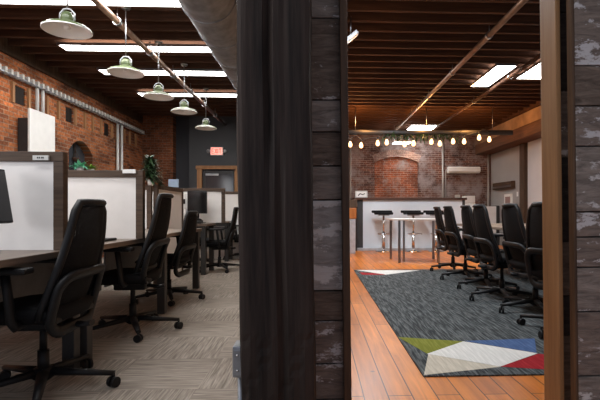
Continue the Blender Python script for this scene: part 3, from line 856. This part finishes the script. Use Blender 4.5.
# ------------------------------------------------------------------ string of bulbs
bulbs = [(.78, 2.42), (1.02, 2.40), (1.39, 2.45), (1.59, 2.47), (1.99, 2.43), (2.19, 2.45), (2.59, 2.49), (2.78, 2.45), (3.08, 2.50), (3.33, 2.50), (3.67, 2.59), (3.90, 2.55)]
names = ['first', 'second', 'third', 'fourth', 'fifth', 'sixth', 'seventh', 'eighth', 'ninth', 'tenth', 'eleventh', 'twelfth']
t = tag(MB().tube([(.30, 10, 2.70), (4.45, 10, 2.72)], .055, n=16).build('hanging_bar', 'desk_leg'), 'dark horizontal bar hanging across the room above the bulbs', 'bar')
for x in (.8, 2.4, 4.1):
    pass
for x in (.9, 2.5, 4.0): MB().tube([(x, 10, 2.74), (x, 10, CEIL + .1)], .008, n=6).build('hanger', 'steel', t)
wire = []
for i, (x, z) in enumerate(bulbs):
    wire.append((x, 9.93, z + .13))
    if i < 11:
        x2, z2 = bulbs[i + 1]; wire.append(((x + x2) / 2, 9.93, (z + z2) / 2 + (.14 if i % 2 else .22)))
wire = [(.3, 9.93, 2.66)] + wire + [(4.2, 9.93, 2.72)]
tag(MB().tube(wire, .007, n=6).build('bulb_cord', 'desk_leg'), 'thin black cord of the string lights looped under the dark bar', 'cord')
for i, (x, z) in enumerate(bulbs):
    b = thing('string_light_bulb', names[i] + ' glowing warm bulb from the left on the string lights', 'light bulb', (x, 9.93, z), 0, 'bulbs of the string lights')
    MB().lathe([(0, -.06), (.025, -.054), (.04, -.03), (.043, -.005), (.034, .03), (.02, .06), (.018, .08)], n=20).build('glass', 'bulb', b)
    MB().lathe([(.02, .07), (.024, .085), (.022, .125), (.0, .135)], n=12).build('socket', 'black_plastic', b)
gl = MB()
for i in range(260):
    x = random.uniform(1.5, 3.3) if i % 3 else random.uniform(1.7, 2.9)
    a = random.uniform(0, 2 * PI)
    leaf(gl, (x, 10 + random.uniform(-.05, .05), 2.66 + random.uniform(-.07, .04)), (random.uniform(-1, 1), math.cos(a) * .6, math.sin(a) - .35), random.uniform(.08, .15), .035, .3, 3)
tag(gl.build('garland', 'leaf'), 'green leafy garland wound along the dark bar above the bulbs', 'garland')

# ------------------------------------------------------------------ near wall: timber post, reclaimed planks, door jambs
LEAN = 0.0118
def timber():
    mb = MB(); nx, nz = 22, 120
    W, D, Z0, Z1 = .270, .26, 0, CEIL
    per = []
    n = 14
    for i in range(n): per.append((-W / 2 + W * i / n, -D / 2))
    for i in range(n): per.append((W / 2, -D / 2 + D * i / n))
    for i in range(n): per.append((W / 2 - W * i / n, D / 2))
    for i in range(n): per.append((-W / 2, D / 2 - D * i / n))
    rnd = random.Random(3); ph = [rnd.uniform(0, 6) for _ in range(8)]
    rings = []
    for j in range(nz + 1):
        z = Z0 + (Z1 - Z0) * j / nz; ring = []
        for k, (x, y) in enumerate(per):
            w = .004 * math.sin(3 * z + ph[0]) + .003 * math.sin(9 * z + ph[1] + (k // n))
            # rounded corner
            cx, cy = abs(x) / (W / 2), abs(y) / (D / 2)
            rr = 1 - .05 * max(0, min(cx, cy) - .8) / .2
            # drying cracks running up the faces
            cr = 0
            if k == n // 2 - 1 and z > .9: cr = .016 * (1 + .3 * math.sin(5 * z)) * min(1, (z - .9) * 3)
            if k == n // 2 + 1 and z < 1.3: cr = .014 * min(1, (1.3 - z) * 3)
            if k == 9 and 1.1 < z < 2.4: cr = .004 * math.sin(PI * (z - 1.1) / 1.3)
            # charred alligator blocks low on the post
            if z < .5 and k < n: cr += .003 * (abs(math.sin(z * 52 + (k // 2) * .5)) < .25) + .002 * (k % 2)
            fx = x * rr + w * .6; fy = y * rr + (cr if y < 0 and k < n else 0) + w * .4
            ring.append(mb.bm.verts.new((fx, fy, z)))
        rings.append(ring)
    for A, B in zip(rings, rings[1:]):
        for k in range(len(per)):
            q = (k + 1) % len(per); mb.bm.faces.new([A[k], A[q], B[q], B[k]])
    mb.bm.faces.new(rings[0][::-1]); mb.bm.faces.new(rings[-1])
    return mb.build('timber_post', 'dark_wood')
post = tag(timber(), 'massive dark charred timber post in the middle of the view', 'post')
post.location = (-.141 + LEAN * .95, 1.74, 0); post.rotation_euler = (0, -LEAN, 0)

def planks(name, x0, x1, y, zs, mats, lean, th=.03, z_top=CEIL):
    mb = MB(); zs = list(zs)
    for (a, b), m in zip(zip(zs, zs[1:]), mats):
        yy = y + random.uniform(-.003, .003)
        f = MB
        mb.box((x0, yy, a + .003), (x1, yy + th, b - .003), m, .003)
        mb.box((x0, y + .012, a - .004), (x1, y + th, a + .004), 'plank_e')
    o = mb.build(name); o['kind'] = 'structure'
    return o
F_ = 450 / 1.9
def zz(py): return .95 - (py - 211) / F_
# left strip of planks, between the post and the jamb
ysL = [560, 480, 400, 364, 321, 291, 200, 166, 132, 100, 18, -70, -140, -230, -340]
msL = ['plank_b', 'plank_c', 'plank_c', 'plank_c', 'plank_a', 'plank_d', 'plank_b', 'plank_a', 'plank_b', 'plank_a', 'plank_b', 'plank_a', 'plank_b', 'plank_a']
zL = [0] + [zz(p) for p in ysL if 0.02 < zz(p) < CEIL] + [CEIL]
w = planks('wall_front_left', -.03, .118, 1.9, zL, msL[-(len(zL) - 1):] if len(zL) - 1 <= len(msL) else msL + ['plank_a'] * 3, 0)
w.location = (LEAN * .95, 0, 0); w.rotation_euler = (0, -LEAN, 0)
ysR = [585, 505, 440, 378, 314, 270, 240, 215, 150, 110, 70, -30, -120, -200, -300]
F_ = 450 / 1.86
zR = [0] + [zz(p) for p in ysR if 0.02 < zz(p) < CEIL] + [CEIL]
msR = ['plank_b', 'plank_c', 'plank_b', 'plank_c', 'plank_c', 'plank_b', 'plank_c', 'plank_a', 'plank_c', 'plank_b', 'plank_a', 'plank_b', 'plank_a', 'plank_b', 'plank_a', 'plank_a']
w = planks('wall_front_right', 1.070, 2.6, 1.80, zR, msR, 0)
w.location = (LEAN * .95, 0, 0); w.rotation_euler = (0, -LEAN, 0)
ysD = [520, 430, 340, 300, 245, 190, 160, 92, 13, -80, -160, -250]
F_ = 450 / 1.95
zD = [0] + [zz(p) for p in ysD if 0.02 < zz(p) < CEIL] + [CEIL]
w = planks('wall_front_recess', 1.058, 1.14, 1.93, zD, ['plank_a', 'plank_e', 'plank_a', 'plank_e', 'plank_e', 'plank_c', 'plank_e', 'plank_e', 'plank_e', 'plank_a', 'plank_e', 'plank_a', 'plank_e', 'plank_e'], 0)  # darker boards put the shade of the recess into their colour
w.location = (LEAN * .95, 0, 0); w.rotation_euler = (0, -LEAN, 0)
def lean_box(name, lo, hi, m, bev=.004):
    o = struct(MB().box(lo, hi, None, bev).build(name, m)); o.location = (LEAN * .95, 0, 0); o.rotation_euler = (0, -LEAN, 0); return o
lean_box('trim_4', (.112, 1.86, 0), (.143, 1.99, CEIL), 'trim_dark')
lean_box('trim_5', (1.038, 1.885, 0), (1.058, 2.02, CEIL), 'trim_pine')
lean_box('trim_6', (1.058, 1.80, 0), (1.070, 1.84, CEIL), 'trim_dark')
lean_box('trim_7', (-.022, 1.84, 0), (-.008, 1.90, CEIL), 'trim_dark')
struct(box('wall_front_header', (.143, 1.90, 2.35), (1.038, 1.98, CEIL), 'plank_b'))

# outlet box and its pipe on the left side of the post
t = thing('outlet_box', 'grey metal outlet box with conduit on the left side of the dark post', 'outlet box', (-.272, 1.70, 0))
MB().box((-.030, -.045, .340), (.010, .045, .455), None, .007).build('box', 'galv', t)
MB().box((-.026, -.052, .350), (.006, -.045, .445), None, .003).build('cover', 'galv', t)
for z in (.37, .425): MB().lathe([(0, -.003), (.004, -.003), (.004, 0), (0, 0)], (-.010, -.052, z), n=10, axis='y').build('screw', 'chrome', t)
MB().tube([(-.005, 0, 0), (-.005, 0, .34)], .013, n=12).build('conduit', 'galv', t)

# ------------------------------------------------------------------ lights
def area(name, loc, size, power, col=(1, 1, 1), rot=(0, 0, 0), spread=PI):
    l = bpy.data.lights.new(name, 'AREA'); l.shape = 'RECTANGLE'; l.size, l.size_y = size
    l.energy = power; l.color = col; l.spread = spread
    o = bpy.data.objects.new(name, l); COL.objects.link(o); o.location = loc; o.rotation_euler = rot
    return o
# added ceiling fill lamps, as if the strip lights went on towards the camera
for y, p in ((.2, 16), (1.6, 22), (3.0, 34)): area('ceiling_fill', (-2.1, y, CEIL - .04), (2.7, .35), p)
area('ceiling_fill', (.8, 3.9, CEIL - .04), (.7, 1.4), 44, (.88, .94, 1))
area('ceiling_fill', (1.2, .4, CEIL - .04), (.6, 1.2), 3)
area('ceiling_fill', (1.0, 8.2, CEIL - .04), (.6, 1.4), 62, (.86, .93, 1))  # added fill to brighten the bar front
area('side_fill', (LW + .06, .6, 1.7), (1.6, 2.2), 34, (.95, .97, 1), (0, -PI / 2, 0))  # added fill at the left wall, no window there
# added side fill for the right room, no window behind it
area('side_fill', (4.9, 2.9, 1.9), (1.5, 1.6), 6, (.95, .97, 1), (0, PI / 2, 0))
for x in (1.0, 2.4, 3.5):
    l = bpy.data.lights.new('string_glow', 'POINT'); l.energy = 14; l.color = (1, .45, .13); l.shadow_soft_size = .12
    o = bpy.data.objects.new('string_glow', l); COL.objects.link(o); o.location = (x, 9.85, 2.88)
w = bpy.data.worlds.new('world'); sc.world = w; w.use_nodes = True
bg = w.node_tree.nodes['Background']; bg.inputs[0].default_value = (.75, .82, 1, 1); bg.inputs[1].default_value = .28

# ------------------------------------------------------------------ camera
cam = bpy.data.cameras.new('camera'); co = bpy.data.objects.new('camera', cam); COL.objects.link(co)
cam.sensor_width = 36; cam.lens = 27; cam.shift_x = -33 / 600; cam.shift_y = 11 / 600
cam.clip_start = .05; cam.clip_end = 60
co.location = (0, 0, .95); co.rotation_euler = (PI / 2, 0, -math.atan(18 / 450))
sc.camera = co
vs = sc.view_settings; vs.view_transform = 'Standard'; vs.look = 'None'; vs.gamma = 1; vs.use_curve_mapping = False
vs.exposure = 1.0
